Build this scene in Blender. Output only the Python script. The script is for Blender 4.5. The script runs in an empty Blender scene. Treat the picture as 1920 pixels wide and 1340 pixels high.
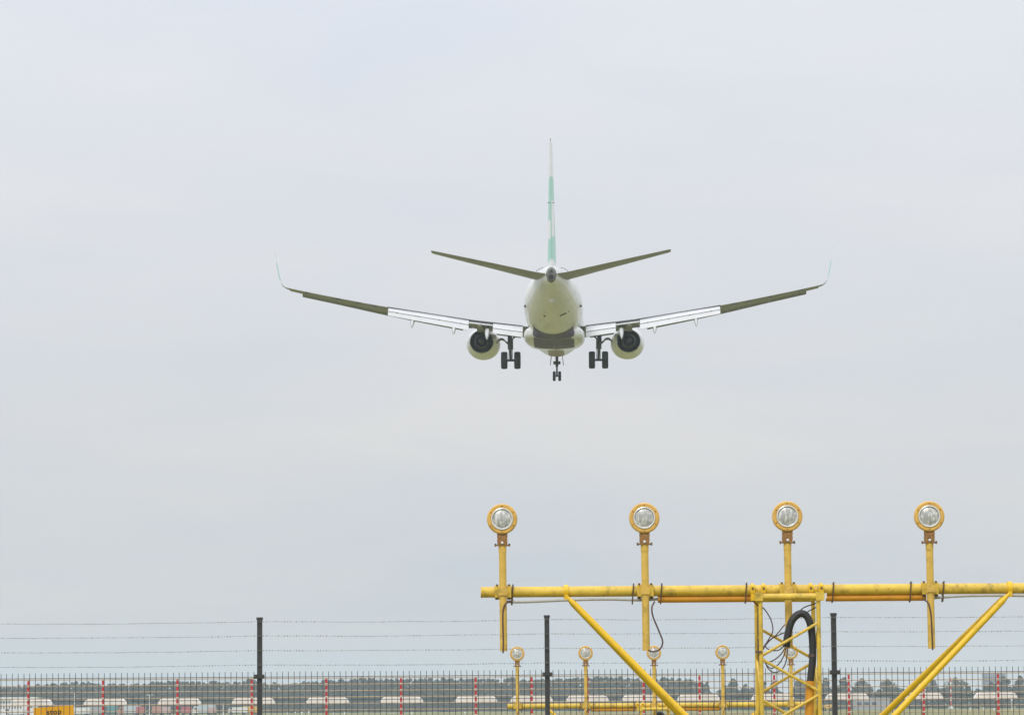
import bpy, math, random
from mathutils import Vector, Matrix, Euler
R = math.radians
rng = random.Random(7)
scene = bpy.context.scene
col = scene.collection

# ------------------------------------------------------------------ camera
F = 6646.0                      # focal length in pixels of the 1920 px wide photograph
CAM_H = 1.72
PITCH, YAW, ROLL = math.atan(652.25 / F), 29.2 / F, -0.0074
cam_data = bpy.data.cameras.new('camera')
cam = bpy.data.objects.new('camera', cam_data); col.objects.link(cam)
cam_data.sensor_fit = 'HORIZONTAL'; cam_data.sensor_width = 36.0
cam_data.lens = F / 1920.0 * 36.0
cam_data.clip_start = 0.5; cam_data.clip_end = 12000
cam.location = (0, 0, CAM_H)
CAM_R = Matrix.Rotation(YAW, 3, 'Z') @ Matrix.Rotation(math.pi / 2 + PITCH, 3, 'X') @ Matrix.Rotation(ROLL, 3, 'Z')
cam.rotation_euler = CAM_R.to_euler()
scene.camera = cam

def P(px, py, Y):
    """the point of the place at distance Y (metres down the runway axis) seen at that pixel of the photograph"""
    d = CAM_R @ Vector(((px - 960) / F, (670 - py) / F, -1.0))
    return Vector((0, 0, CAM_H)) + d * (Y / d.y)

# ------------------------------------------------------------------ sky, sun, exposure
SUN_EL, SUN_AZ = R(48), R(205)      # azimuth clockwise from +Y (down the runway)
world = bpy.data.worlds.new('World'); scene.world = world
world.use_nodes = True
nt = world.node_tree; nt.nodes.clear()
N = nt.nodes.new; L = nt.links.new
out = N('ShaderNodeOutputWorld'); mixs = N('ShaderNodeMixShader')
bg1 = N('ShaderNodeBackground'); bg2 = N('ShaderNodeBackground')
sky = N('ShaderNodeTexSky'); sky.sky_type = 'NISHITA'; sky.sun_disc = False
sky.sun_elevation = SUN_EL; sky.sun_rotation = SUN_AZ
sky.air_density = 1.0; sky.dust_density = 2.0
bg1.inputs[1].default_value = 0.08
L(sky.outputs[0], bg1.inputs[0])
# overcast layer: the standard overcast law (brighter overhead than at the horizon) with faint stratus mottling
tc = N('ShaderNodeTexCoord'); sep = N('ShaderNodeSeparateXYZ'); L(tc.outputs['Generated'], sep.inputs[0])
def M(op, a=None, b=None, c=None):
    n = N('ShaderNodeMath'); n.operation = op
    for i, v in enumerate((a, b, c)):
        if v is None: continue
        if isinstance(v, (int, float)): n.inputs[i].default_value = v
        else: L(v, n.inputs[i])
    return n.outputs[0]
zc = M('MAXIMUM', sep.outputs[2], 0.0)
den = M('ADD', zc, 0.12)
comb = N('ShaderNodeCombineXYZ')
L(M('DIVIDE', sep.outputs[0], den), comb.inputs[0]); L(M('DIVIDE', sep.outputs[1], den), comb.inputs[1])
ns = N('ShaderNodeTexNoise'); ns.inputs['Scale'].default_value = 2.6; ns.inputs['Detail'].default_value = 5.0
ns.inputs['Roughness'].default_value = 0.5; ns.inputs['Distortion'].default_value = 0.4
L(comb.outputs[0], ns.inputs['Vector'])
ns2 = N('ShaderNodeTexNoise'); ns2.inputs['Scale'].default_value = 0.8; ns2.inputs['Detail'].default_value = 3.0
mp = N('ShaderNodeMapping'); mp.inputs['Location'].default_value = (10.55, -9.8, 0.0); L(comb.outputs[0], mp.inputs[0]); L(mp.outputs[0], ns2.inputs['Vector'])
ramp = N('ShaderNodeValToRGB')
ramp.color_ramp.elements[0].position = 0.36; ramp.color_ramp.elements[0].color = (0.618, 0.65, 0.712, 1)
ramp.color_ramp.elements[1].position = 0.64; ramp.color_ramp.elements[1].color = (0.712, 0.706, 0.714, 1)
L(M('ADD', M('MULTIPLY', ns.outputs[0], 0.3), M('MULTIPLY', ns2.outputs[0], 0.7)), ramp.inputs[0])
grad = M('MULTIPLY_ADD', zc, 1.65, 0.93)
vm = N('ShaderNodeVectorMath'); vm.operation = 'SCALE'; L(ramp.outputs[0], vm.inputs[0]); L(grad, vm.inputs['Scale'])
L(vm.outputs[0], bg2.inputs[0]); bg2.inputs[1].default_value = 1.0
mixs.inputs[0].default_value = 0.93
L(bg1.outputs[0], mixs.inputs[1]); L(bg2.outputs[0], mixs.inputs[2]); L(mixs.outputs[0], out.inputs[0])

sl = bpy.data.lights.new('sun', 'SUN'); sl.energy = 1.5; sl.angle = R(18); sl.color = (1.0, 0.96, 0.9)
sun = bpy.data.objects.new('sun', sl); col.objects.link(sun)
sd = Vector((math.sin(SUN_AZ) * math.cos(SUN_EL), math.cos(SUN_AZ) * math.cos(SUN_EL), math.sin(SUN_EL)))
sun.rotation_euler = sd.to_track_quat('Z', 'Y').to_euler(); sun.location = (0, -20, 40)
vs = scene.view_settings
vs.view_transform = 'Standard'; vs.look = 'None'; vs.exposure = 0.0; vs.gamma = 1.0; vs.use_curve_mapping = False
scene.cycles.max_bounces = 6; scene.cycles.diffuse_bounces = 3; scene.cycles.glossy_bounces = 3
scene.cycles.volume_bounces = 1
scene.cycles.use_denoising = True

# ------------------------------------------------------------------ materials
def mat(name, c, rough=0.5, metal=0.0, var=0.0, scale=8.0, dirt=None, dirt_amt=0.0, dirt_scale=5.0, bump=0.0, bump_scale=40.0, spec=0.5, coat=0.0, stretch=(1, 1, 1), chips=0.0):
    m = bpy.data.materials.new(name); m.use_nodes = True
    t = m.node_tree; b = t.nodes['Principled BSDF']
    b.inputs['Roughness'].default_value = rough; b.inputs['Metallic'].default_value = metal
    b.inputs['Specular IOR Level'].default_value = spec; b.inputs['Coat Weight'].default_value = coat
    b.inputs['Base Color'].default_value = (*c, 1)
    tcn = t.nodes.new('ShaderNodeNewGeometry'); mpn = t.nodes.new('ShaderNodeMapping')
    mpn.inputs['Scale'].default_value = stretch; t.links.new(tcn.outputs['Position'], mpn.inputs[0])
    src = None
    if var:
        n = t.nodes.new('ShaderNodeTexNoise'); n.inputs['Scale'].default_value = scale; n.inputs['Detail'].default_value = 4
        t.links.new(mpn.outputs[0], n.inputs['Vector'])
        r = t.nodes.new('ShaderNodeValToRGB')
        r.color_ramp.elements[0].position = 0.3; r.color_ramp.elements[1].position = 0.7
        r.color_ramp.elements[0].color = (*[max(0, x * (1 - var)) for x in c], 1)
        r.color_ramp.elements[1].color = (*[min(1, x * (1 + var * 0.7)) for x in c], 1)
        t.links.new(n.outputs[0], r.inputs[0]); src = r.outputs[0]
        t.links.new(src, b.inputs['Base Color'])
        rr = t.nodes.new('ShaderNodeMapRange'); rr.inputs[3].default_value = max(0.03, rough - 0.08); rr.inputs[4].default_value = min(1, rough + 0.12)
        t.links.new(n.outputs[0], rr.inputs[0]); t.links.new(rr.outputs[0], b.inputs['Roughness'])
    if dirt:
        n = t.nodes.new('ShaderNodeTexNoise'); n.inputs['Scale'].default_value = dirt_scale; n.inputs['Detail'].default_value = 8; n.inputs['Roughness'].default_value = 0.7
        t.links.new(mpn.outputs[0], n.inputs['Vector'])
        r = t.nodes.new('ShaderNodeValToRGB')
        r.color_ramp.elements[0].position = 0.52; r.color_ramp.elements[0].color = (0, 0, 0, 1)
        r.color_ramp.elements[1].position = 0.75; r.color_ramp.elements[1].color = (dirt_amt,) * 3 + (1,)
        t.links.new(n.outputs[0], r.inputs[0])
        mx = t.nodes.new('ShaderNodeMix'); mx.data_type = 'RGBA'
        t.links.new(r.outputs[0], mx.inputs[0])
        if src: t.links.new(src, mx.inputs[6])
        else: mx.inputs[6].default_value = (*c, 1)
        mx.inputs[7].default_value = (*dirt, 1); t.links.new(mx.outputs[2], b.inputs['Base Color'])
    if chips:
        n = t.nodes.new('ShaderNodeTexNoise'); n.inputs['Scale'].default_value = 46; n.inputs['Detail'].default_value = 6; n.inputs['Roughness'].default_value = .65
        t.links.new(mpn.outputs[0], n.inputs['Vector'])
        r = t.nodes.new('ShaderNodeValToRGB'); r.color_ramp.elements[0].position = .63; r.color_ramp.elements[0].color = (0, 0, 0, 1)
        r.color_ramp.elements[1].position = .68; r.color_ramp.elements[1].color = (chips,) * 3 + (1,)
        t.links.new(n.outputs[0], r.inputs[0]); lk = b.inputs['Base Color'].links[0].from_socket
        mx2 = t.nodes.new('ShaderNodeMix'); mx2.data_type = 'RGBA'; t.links.new(r.outputs[0], mx2.inputs[0]); t.links.new(lk, mx2.inputs[6])
        mx2.inputs[7].default_value = (.17, .07, .025, 1); t.links.new(mx2.outputs[2], b.inputs['Base Color'])
    if bump:
        n = t.nodes.new('ShaderNodeTexNoise'); n.inputs['Scale'].default_value = bump_scale; n.inputs['Detail'].default_value = 3
        t.links.new(mpn.outputs[0], n.inputs['Vector'])
        bp = t.nodes.new('ShaderNodeBump'); bp.inputs['Strength'].default_value = bump; bp.inputs['Distance'].default_value = 0.01
        t.links.new(n.outputs[0], bp.inputs['Height']); t.links.new(bp.outputs[0], b.inputs['Normal'])
    return m

GRIME = (0.10, 0.075, 0.03)
m_yellow = mat('yellow_paint', (0.70, 0.475, 0.06), 0.5, var=0.16, scale=9, dirt=GRIME, dirt_amt=0.85, dirt_scale=11, bump=0.1, chips=.8)
m_yellow_fresh = mat('bright_yellow_paint', (0.80, 0.50, 0.012), 0.42, var=0.07, scale=7, dirt=GRIME, dirt_amt=0.5, dirt_scale=7, chips=.5)
m_yellow_pale = mat('faded_yellow_paint', (0.69, 0.45, 0.085), 0.5, var=0.10, scale=12, dirt=GRIME, dirt_amt=0.6, dirt_scale=14, chips=.7)
m_orange = mat('orange_conduit', (0.66, 0.29, 0.015), 0.45, var=0.08, scale=6, dirt=(0.2, 0.08, 0.02), dirt_amt=0.3)
m_ring = mat('amber_lamp_paint', (0.70, 0.42, 0.095), 0.45, var=0.10, scale=25, dirt=(0.25, 0.10, 0.03), dirt_amt=0.5, dirt_scale=22)
m_bracket = mat('rusty_ochre_casting', (0.30, 0.15, 0.045), 0.6, var=0.25, scale=40, dirt=(0.09, 0.035, 0.02), dirt_amt=0.8, dirt_scale=30, bump=0.3, bump_scale=90)
m_bolt = mat('weathered_bolt', (0.13, 0.10, 0.085), 0.55, metal=0.5, var=0.2, scale=60)
m_rim = mat('polished_rim', (0.82, 0.82, 0.82), 0.3, metal=0.35)
m_grey_cable = mat('grey_cable', (0.42, 0.40, 0.37), 0.5, var=0.15, scale=30)
m_brown_cable = mat('brown_cable', (0.10, 0.055, 0.05), 0.5)
m_black_hose = mat('black_hose', (0.028, 0.028, 0.03), 0.5, var=0.2, scale=40, bump=0.25, bump_scale=70)
m_tie = mat('dark_tie', (0.10, 0.06, 0.035), 0.5)
m_tag = mat('white_tag', (0.8, 0.8, 0.78), 0.5)
m_fence = mat('anthracite_coating', (0.040, 0.042, 0.046), 0.5, var=0.12, scale=20)
m_rod = mat('dark_wire_coating', (0.055, 0.055, 0.058), 0.5)
m_barb = mat('galvanised_wire', (0.22, 0.225, 0.23), 0.5, metal=0.3)
m_red = mat('signal_red', (0.58, 0.022, 0.03), 0.45, var=0.08, scale=3)
m_postwhite = mat('post_white', (0.76, 0.72, 0.68), 0.5)
m_radome = mat('radome_white', (0.88, 0.85, 0.82), 0.45, var=0.05, scale=3, dirt=(0.5, 0.45, 0.38), dirt_amt=0.4, dirt_scale=2)
m_rail = mat('tan_rail', (0.45, 0.335, 0.23), 0.55, var=0.15, scale=1.5)
m_sign = mat('sign_orange', (0.72, 0.34, 0.004), 0.45, var=0.04, scale=6)
m_ink = mat('sign_black', (0.03, 0.025, 0.02), 0.6)
m_galv = mat('galvanised_post', (0.4, 0.41, 0.42), 0.5, metal=0.4)

def lens_material():
    m = bpy.data.materials.new('fluted_lens'); m.use_nodes = True
    t = m.node_tree; b = t.nodes['Principled BSDF']
    tcn = t.nodes.new('ShaderNodeNewGeometry'); mpn = t.nodes.new('ShaderNodeMapping')
    mpn.inputs['Scale'].default_value = (1.0, 1.0, 0.16); t.links.new(tcn.outputs['Position'], mpn.inputs[0])
    n = t.nodes.new('ShaderNodeTexNoise'); n.inputs['Scale'].default_value = 95; n.inputs['Detail'].default_value = 2
    t.links.new(mpn.outputs[0], n.inputs['Vector'])
    n2 = t.nodes.new('ShaderNodeTexNoise'); n2.inputs['Scale'].default_value = 30; n2.inputs['Detail'].default_value = 3
    t.links.new(tcn.outputs['Position'], n2.inputs['Vector'])
    ad = t.nodes.new('ShaderNodeMath'); ad.operation = 'ADD'; t.links.new(n.outputs[0], ad.inputs[0]); t.links.new(n2.outputs[0], ad.inputs[1])
    r = t.nodes.new('ShaderNodeValToRGB')
    r.color_ramp.elements[0].position = 0.78; r.color_ramp.elements[0].color = (0.40, 0.40, 0.395, 1)
    r.color_ramp.elements[1].position = 1.2; r.color_ramp.elements[1].color = (0.70, 0.70, 0.68, 1)
    e = r.color_ramp.elements; e[1].position = 1.0
    md = t.nodes.new('ShaderNodeMath'); md.operation = 'MULTIPLY'; md.inputs[1].default_value = 0.85
    t.links.new(ad.outputs[0], md.inputs[0]); t.links.new(md.outputs[0], r.inputs[0]); t.links.new(r.outputs[0], b.inputs['Base Color'])
    b.inputs['Metallic'].default_value = 0.15; b.inputs['Roughness'].default_value = 0.35; b.inputs['Coat Weight'].default_value = 0.25
    bp = t.nodes.new('ShaderNodeBump'); bp.inputs['Strength'].default_value = 0.4; bp.inputs['Distance'].default_value = 0.002
    t.links.new(n.outputs[0], bp.inputs['Height']); t.links.new(bp.outputs[0], b.inputs['Normal'])
    return m
m_lens = lens_material()

# ------------------------------------------------------------------ mesh helpers
class MB:
    def __init__(self): self.v = []; self.f = []
    def add(self, vs_, fs_):
        o = len(self.v); self.v += [tuple(x) for x in vs_]; self.f += [tuple(i + o for i in q) for q in fs_]; return self
    def box(self, c, s, rot=None):
        c = Vector(c); h = Vector(s) / 2
        q = [Vector((sx * h.x, sy * h.y, sz * h.z)) for sx in (-1, 1) for sy in (-1, 1) for sz in (-1, 1)]
        if rot is not None: q = [rot @ p for p in q]
        return self.add([c + p for p in q], [(0, 1, 3, 2), (4, 6, 7, 5), (0, 4, 5, 1), (2, 3, 7, 6), (0, 2, 6, 4), (1, 5, 7, 3)])
    def tube(self, pts, r, n=10, caps=True):
        pts = [Vector(p) for p in pts]; k = len(pts)
        rs = r if isinstance(r, (list, tuple)) else [r] * k
        vs_, fs_ = [], []; ref = None
        for i, p in enumerate(pts):
            d = (pts[min(i + 1, k - 1)] - pts[max(i - 1, 0)]).normalized()
            if ref is None:
                ref = Vector((0, 0, 1)) if abs(d.z) < 0.9 else Vector((1, 0, 0))
            a = (ref - d * ref.dot(d)).normalized(); b = d.cross(a); ref = a
            for j in range(n):
                t = 2 * math.pi * j / n
                vs_.append(p + (a * math.cos(t) + b * math.sin(t)) * rs[i])
        for i in range(k - 1):
            for j in range(n):
                j2 = (j + 1) % n
                fs_.append((i * n + j, i * n + j2, (i + 1) * n + j2, (i + 1) * n + j))
        if caps: fs_ += [tuple(reversed(range(n))), tuple(range((k - 1) * n, k * n))]
        return self.add(vs_, fs_)
    def lathe(self, prof, origin=(0, 0, 0), axis='Y', n=32, squash=None, cap0=False, cap1=False):
        """prof: (distance along the axis, radius)"""
        o = Vector(origin); vs_, fs_ = [], []
        for a, r in prof:
            for j in range(n):
                t = 2 * math.pi * j / n; x, z = r * math.cos(t), r * math.sin(t)
                if squash: x, z = squash(a, x, z)
                vs_.append(o + (Vector((x, a, z)) if axis == 'Y' else Vector((a, x, z)) if axis == 'X' else Vector((x, z, a))))
        k = len(prof)
        for i in range(k - 1):
            for j in range(n):
                j2 = (j + 1) % n
                fs_.append((i * n + j, i * n + j2, (i + 1) * n + j2, (i + 1) * n + j))
        if cap0: fs_.append(tuple(reversed(range(n))))
        if cap1: fs_.append(tuple(range((k - 1) * n, k * n)))
        return self.add(vs_, fs_)
    def loft(self, secs, cap=True):
        n = len(secs[0]); vs_ = [p for s in secs for p in s]; fs_ = []
        for i in range(len(secs) - 1):
            for j in range(n):
                j2 = (j + 1) % n
                fs_.append((i * n + j, i * n + j2, (i + 1) * n + j2, (i + 1) * n + j))
        if cap: fs_ += [tuple(reversed(range(n))), tuple(range((len(secs) - 1) * n, len(secs) * n))]
        return self.add(vs_, fs_)
    def mesh(self, name, smooth=True, angle=38):
        me = bpy.data.meshes.new(name); me.from_pydata(self.v, [], self.f); me.validate()
        bmfix(me)
        if smooth:
            me.polygons.foreach_set('use_smooth', [True] * len(me.polygons)); me.set_sharp_from_angle(angle=R(angle))
        return me
    def build(self, name, m, parent=None, smooth=True, angle=38):
        me = self.mesh(name, smooth, angle); me.materials.append(m)
        return link(name, me, parent)
import bmesh
def bmfix(me):
    bm = bmesh.new(); bm.from_mesh(me); bmesh.ops.recalc_face_normals(bm, faces=bm.faces); bm.to_mesh(me); bm.free()
def link(name, data, parent=None, loc=None):
    o = bpy.data.objects.new(name, data); col.objects.link(o)
    if parent is not None: o.parent = parent
    if loc is not None: o.location = loc
    return o
def tag(o, label, cat=None, group=None, kind=None):
    if label: o['label'] = label
    if cat: o['category'] = cat
    if group: o['group'] = group
    if kind: o['kind'] = kind
    return o
def thing(name, label, cat, loc=(0, 0, 0), rotz=0.0, group=None):
    o = link(name, None); o.location = loc; o.rotation_euler = (0, 0, rotz); o.empty_display_size = 0.2
    return tag(o, label, cat, group)
def bez(pts, n=8):
    """Catmull-Rom through the points"""
    pts = [Vector(p) for p in pts]; q = [pts[0] * 2 - pts[1]] + pts + [pts[-1] * 2 - pts[-2]]; r = []
    for i in range(1, len(q) - 2):
        a, b, c, d = q[i - 1:i + 3]
        for k in range(n):
            t = k / n
            r.append(0.5 * ((2 * b) + (c - a) * t + (2 * a - 5 * b + 4 * c - d) * t * t + (3 * b - a - 3 * c + d) * t ** 3))
    r.append(pts[-1]); return r
def lerp(a, b, t): return a + (b - a) * t

# ------------------------------------------------------------------ ground
def ground_material():
    m = bpy.data.materials.new('airfield_grass'); m.use_nodes = True
    t = m.node_tree; b = t.nodes['Principled BSDF']; b.inputs['Roughness'].default_value = 0.9; b.inputs['Specular IOR Level'].default_value = 0.15
    g = t.nodes.new('ShaderNodeNewGeometry')
    def noise(sc, det, stretch=(1, 1, 1)):
        mp_ = t.nodes.new('ShaderNodeMapping'); mp_.inputs['Scale'].default_value = stretch; t.links.new(g.outputs['Position'], mp_.inputs[0])
        n = t.nodes.new('ShaderNodeTexNoise'); n.inputs['Scale'].default_value = sc; n.inputs['Detail'].default_value = det
        t.links.new(mp_.outputs[0], n.inputs['Vector']); return n.outputs[0]
    r = t.nodes.new('ShaderNodeValToRGB'); el = r.color_ramp.elements
    el[0].position = 0.32; el[0].color = (0.125, 0.15, 0.045, 1); el[1].position = 0.68; el[1].color = (0.26, 0.225, 0.11, 1)
    e = el.new(0.5); e.color = (0.185, 0.187, 0.068, 1)
    ad = t.nodes.new('ShaderNodeMath'); ad.operation = 'MULTIPLY_ADD'; ad.inputs[1].default_value = 0.35
    t.links.new(noise(0.6, 6), ad.inputs[0])
    sc_ = t.nodes.new('ShaderNodeMath'); sc_.operation = 'MULTIPLY'; sc_.inputs[1].default_value = 0.65
    t.links.new(noise(0.02, 4, (1, 0.35, 1)), sc_.inputs[0]); t.links.new(sc_.outputs[0], ad.inputs[2])
    t.links.new(ad.outputs[0], r.inputs[0]); t.links.new(r.outputs[0], b.inputs['Base Color'])
    bp = t.nodes.new('ShaderNodeBump'); bp.inputs['Strength'].default_value = 0.5; bp.inputs['Distance'].default_value = 0.08
    t.links.new(noise(9, 4), bp.inputs['Height']); t.links.new(bp.outputs[0], b.inputs['Normal'])
    return m
gm = MB(); gx = [-3800, -800, -200, 0, 200, 800, 3800]; gy = [-900, -100, 0, 60, 200, 600, 1400, 4200]
gm.add([(x, y, 0) for y in gy for x in gx], [(j * 7 + i, j * 7 + i + 1, j * 7 + i + 8, j * 7 + i + 7) for j in range(7) for i in range(6)])
go = gm.build('ground', ground_material(), None, smooth=False); go['kind'] = 'structure'; go['label'] = 'flat airfield grass running out to the tree line'

# ------------------------------------------------------------------ airliner
m_white = mat('aircraft_white', (0.79, 0.79, 0.785), 0.28, var=0.05, scale=0.6, dirt=(0.30, 0.29, 0.26), dirt_amt=0.5, dirt_scale=1.3, coat=0.3, stretch=(1, 0.25, 1))
m_under = mat('wing_underside_grey', (0.30, 0.30, 0.285), 0.42, var=0.08, scale=0.8, dirt=(0.13, 0.12, 0.09), dirt_amt=0.6, dirt_scale=1.6, stretch=(1, 0.35, 1))
m_flap = mat('flap_light_grey', (0.58, 0.59, 0.61), 0.38, var=0.04, scale=1.5, dirt=(0.45, 0.44, 0.42), dirt_amt=0.4, dirt_scale=2.0)
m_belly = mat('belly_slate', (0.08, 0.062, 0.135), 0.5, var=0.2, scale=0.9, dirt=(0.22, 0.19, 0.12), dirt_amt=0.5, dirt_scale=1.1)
m_dark = mat('dark_gap', (0.05, 0.048, 0.045), 0.6)
m_tyre = mat('tyre_rubber', (0.018, 0.018, 0.019), 0.75, var=0.2, scale=5)
m_hub = mat('wheel_hub', (0.25, 0.25, 0.25), 0.45, metal=0.5)
m_gear = mat('gear_strut', (0.085, 0.083, 0.08), 0.45, metal=0.3, var=0.2, scale=6)
m_nozzle = mat('nozzle_dark', (0.022, 0.021, 0.021), 0.5, metal=0.3)
m_core = mat('core_metal', (0.07, 0.067, 0.064), 0.5, metal=0.55, var=0.2, scale=4)
m_apu = mat('tailcone_metal', (0.16, 0.155, 0.15), 0.4, metal=0.5, var=0.15, scale=3)

def livery(name, fn):
    """white paint with green areas given by fn(nodes, links, xyz) -> mask socket"""
    m = bpy.data.materials.new(name); m.use_nodes = True
    t = m.node_tree; b = t.nodes['Principled BSDF']; b.inputs['Roughness'].default_value = 0.28; b.inputs['Coat Weight'].default_value = 0.3
    tcn = t.nodes.new('ShaderNodeTexCoord'); sp = t.nodes.new('ShaderNodeSeparateXYZ'); t.links.new(tcn.outputs['Object'], sp.inputs[0])
    def mth(op, a, b_=0.0):
        n = t.nodes.new('ShaderNodeMath'); n.operation = op
        for i, v in enumerate((a, b_)):
            if isinstance(v, (int, float)): n.inputs[i].default_value = v
            else: t.links.new(v, n.inputs[i])
        return n.outputs[0]
    nz_ = t.nodes.new('ShaderNodeTexNoise'); nz_.inputs['Scale'].default_value = 2.2; nz_.inputs['Detail'].default_value = 1; t.links.new(tcn.outputs['Object'], nz_.inputs['Vector'])
    wob = mth('ADD', sp.outputs[2], mth('MULTIPLY', mth('SUBTRACT', nz_.outputs[0], .5), .55))
    mask = fn(mth, (sp.outputs[0], sp.outputs[1], wob))
    mx = t.nodes.new('ShaderNodeMix'); mx.data_type = 'RGBA'; t.links.new(mask, mx.inputs[0])
    mx.inputs[6].default_value = (0.80, 0.80, 0.80, 1); mx.inputs[7].default_value = (0.10, 0.55, 0.37, 1)
    t.links.new(mx.outputs[2], b.inputs['Base Color']); return m

plane_base = P(1040.5, 691, 230.0)
plane = thing('airliner', 'white twin engine passenger jet with green tail, gear down, descending towards the runway', 'airplane')
plane.location = plane_base + Vector((0, 0, 3.70))
plane.rotation_euler = (Matrix.Rotation(R(-1.0), 3, 'Z') @ Matrix.Rotation(R(2.5), 3, 'X') @ Matrix.Rotation(R(0.25), 3, 'Y')).to_euler()
S0 = 19.7
def st(s): return S0 - s            # station from the nose -> local Y (forward)

def ring(s, w, zt, zb, n=40, p=2.0):
    zc_ = 0.5 * (zt + zb); h = 0.5 * (zt - zb); q = []
    for j in range(n):
        t = 2 * math.pi * j / n; c, sn = math.cos(t), math.sin(t)
        q.append((w * math.copysign(abs(c) ** (2 / p), c), st(s), zc_ + h * math.copysign(abs(sn) ** (2 / p), sn)))
    return q
FUS = [(0.0, .06, -.50, -.62), (.25, .45, -.10, -1.02), (.7, .80, .22, -1.35), (1.3, 1.14, .62, -1.62), (2.2, 1.45, 1.15, -1.88), (3.5, 1.71, 1.62, -2.03), (5, 1.84, 1.83, -2.11), (6.5, 1.88, 1.88, -2.13),
       (12, 1.88, 1.88, -2.13), (18, 1.88, 1.88, -2.13), (24.5, 1.88, 1.88, -2.13), (26, 1.88, 1.88, -2.08), (27.5, 1.86, 1.88, -1.93), (29, 1.79, 1.88, -1.66), (30.5, 1.67, 1.88, -1.32), (32, 1.48, 1.87, -.94),
       (33.5, 1.23, 1.85, -.53), (35, .92, 1.80, -.10), (36.2, .64, 1.72, .26), (37.2, .40, 1.60, .52), (37.62, .315, 1.545, .575)]
MB().loft([ring(*f) for f in FUS]).build('fuselage', m_white, plane)
# the tail end: metal cone with its exhaust opening
tcone = MB().loft([ring(37.62, .318, 1.548, .572, 24), ring(37.85, .265, 1.49, .61, 24), ring(38.04, .205, 1.40, .66, 24)]).build('tail_cone', m_apu, plane)
MB().lathe([(0, .135), (-.01, .165), (.02, .165), (.02, .135)], (0, st(38.06), .87), n=20).build('exhaust_ring', m_core, tcone)
MB().lathe([(-.005, .134), (.004, .134)], (0, st(38.055), .87), n=20, cap0=True, cap1=True).build('exhaust_opening', m_nozzle, tcone)
MB().lathe([(-.015, .07), (.02, .07)], (0, st(38.05), 1.22), n=14, cap0=True, cap1=True).build('air_outlet', m_dark, tcone)
# wing body fairing and belly panel
FAIR = [(11.2, .9, -1.75, -2.06), (12.4, 1.5, -1.25, -2.12), (14, 1.85, -.95, -2.18), (17, 1.97, -.85, -2.26), (20, 1.98, -.85, -2.40), (21.5, 1.97, -.9, -2.42), (23, 1.92, -1.0, -2.36), (24.8, 1.72, -1.12, -2.2), (25.5, 1.34, -1.28, -2.13)]
MB().loft([ring(a, b, c, d, 40, 2.7) for a, b, c, d in FAIR]).build('belly_fairing', m_white, plane)
def patch(x0, x1, s0, s1, prof, nx=14, ns_=14, off=0.006):
    """a skin panel following the underside"""
    def zb(s, x):
        for i in range(len(prof) - 1):
            a, b = prof[i], prof[i + 1]
            if a[0] <= s <= b[0]:
                t = (s - a[0]) / (b[0] - a[0]); w, zt, z_ = (lerp(a[k], b[k], t) for k in (1, 2, 3)); p = prof[i][4] if len(prof[i]) > 4 else 2.0
                u = min(1, abs(x) / w); return 0.5 * (zt + z_) - 0.5 * (zt - z_) * (1 - u ** p) ** (1 / p)
        return 0
    v = [(lerp(x0, x1, i / nx), st(lerp(s0, s1, j / ns_)), zb(lerp(s0, s1, j / ns_), lerp(x0, x1, i / nx)) - off) for j in range(ns_ + 1) for i in range(nx + 1)]
    return MB().add(v, [(j * (nx + 1) + i, j * (nx + 1) + i + 1, (j + 1) * (nx + 1) + i + 1, (j + 1) * (nx + 1) + i) for j in range(ns_) for i in range(nx)])
FA2 = [(*f, 2.7) for f in FAIR]
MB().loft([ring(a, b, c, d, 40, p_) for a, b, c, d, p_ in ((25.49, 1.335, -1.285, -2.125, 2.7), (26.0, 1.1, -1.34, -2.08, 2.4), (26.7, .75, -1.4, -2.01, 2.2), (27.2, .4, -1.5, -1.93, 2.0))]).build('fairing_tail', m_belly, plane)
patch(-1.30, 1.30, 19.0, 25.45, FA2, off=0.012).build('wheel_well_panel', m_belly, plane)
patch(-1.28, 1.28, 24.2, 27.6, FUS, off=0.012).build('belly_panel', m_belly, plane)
patch(-.55, .55, 5.2, 12.0, FUS, off=0.012).build('nose_belly_panel', mat('belly_mauve', (0.34, 0.25, 0.26), 0.4, var=0.12, scale=1.0), plane)
# small fittings on the tail underside
MB().box((0, st(34.3), -.38), (.30, .9, .30), Matrix.Rotation(R(-15), 3, 'X')).build('tail_skid', m_white, plane, smooth=False)
for sx, s, z in ((-1, 29.3, -.25), (1, 29.3, -.25)):
    w = 1.76 * math.sqrt(max(0, 1 - ((z - .1) / 1.75) ** 2))
    MB().lathe([(-.12, .02), (-.05, .09), (.05, .09), (.12, .03)], (sx * (w + .0), st(s), z), n=10, cap0=True, cap1=True).build('drain_fitting', m_dark, plane)
MB().box((.65, st(31.5), -.94), (.44, .16, .03), Matrix.Rotation(R(-24), 3, 'Y') @ Matrix.Rotation(R(-14), 3, 'X')).build('vent_slot', m_dark, plane, smooth=False)
MB().box((1.02, st(31.3), -.74), (.12, .2, .03), Matrix.Rotation(R(-38), 3, 'Y')).build('vent_slot', m_dark, plane, smooth=False)
MB().box((-.50, st(31.4), -1.02), (.12, .2, .03), Matrix.Rotation(R(18), 3, 'Y') @ Matrix.Rotation(R(-14), 3, 'X')).build('vent_slot', m_dark, plane, smooth=False)
MB().box((0, st(22.6), -2.48), (.03, .30, .30)).build('blade_antenna', m_white, plane, smooth=False)
MB().box((.45, st(10.4), -2.20), (.03, .26, .26)).build('blade_antenna', m_white, plane, smooth=False)
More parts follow.
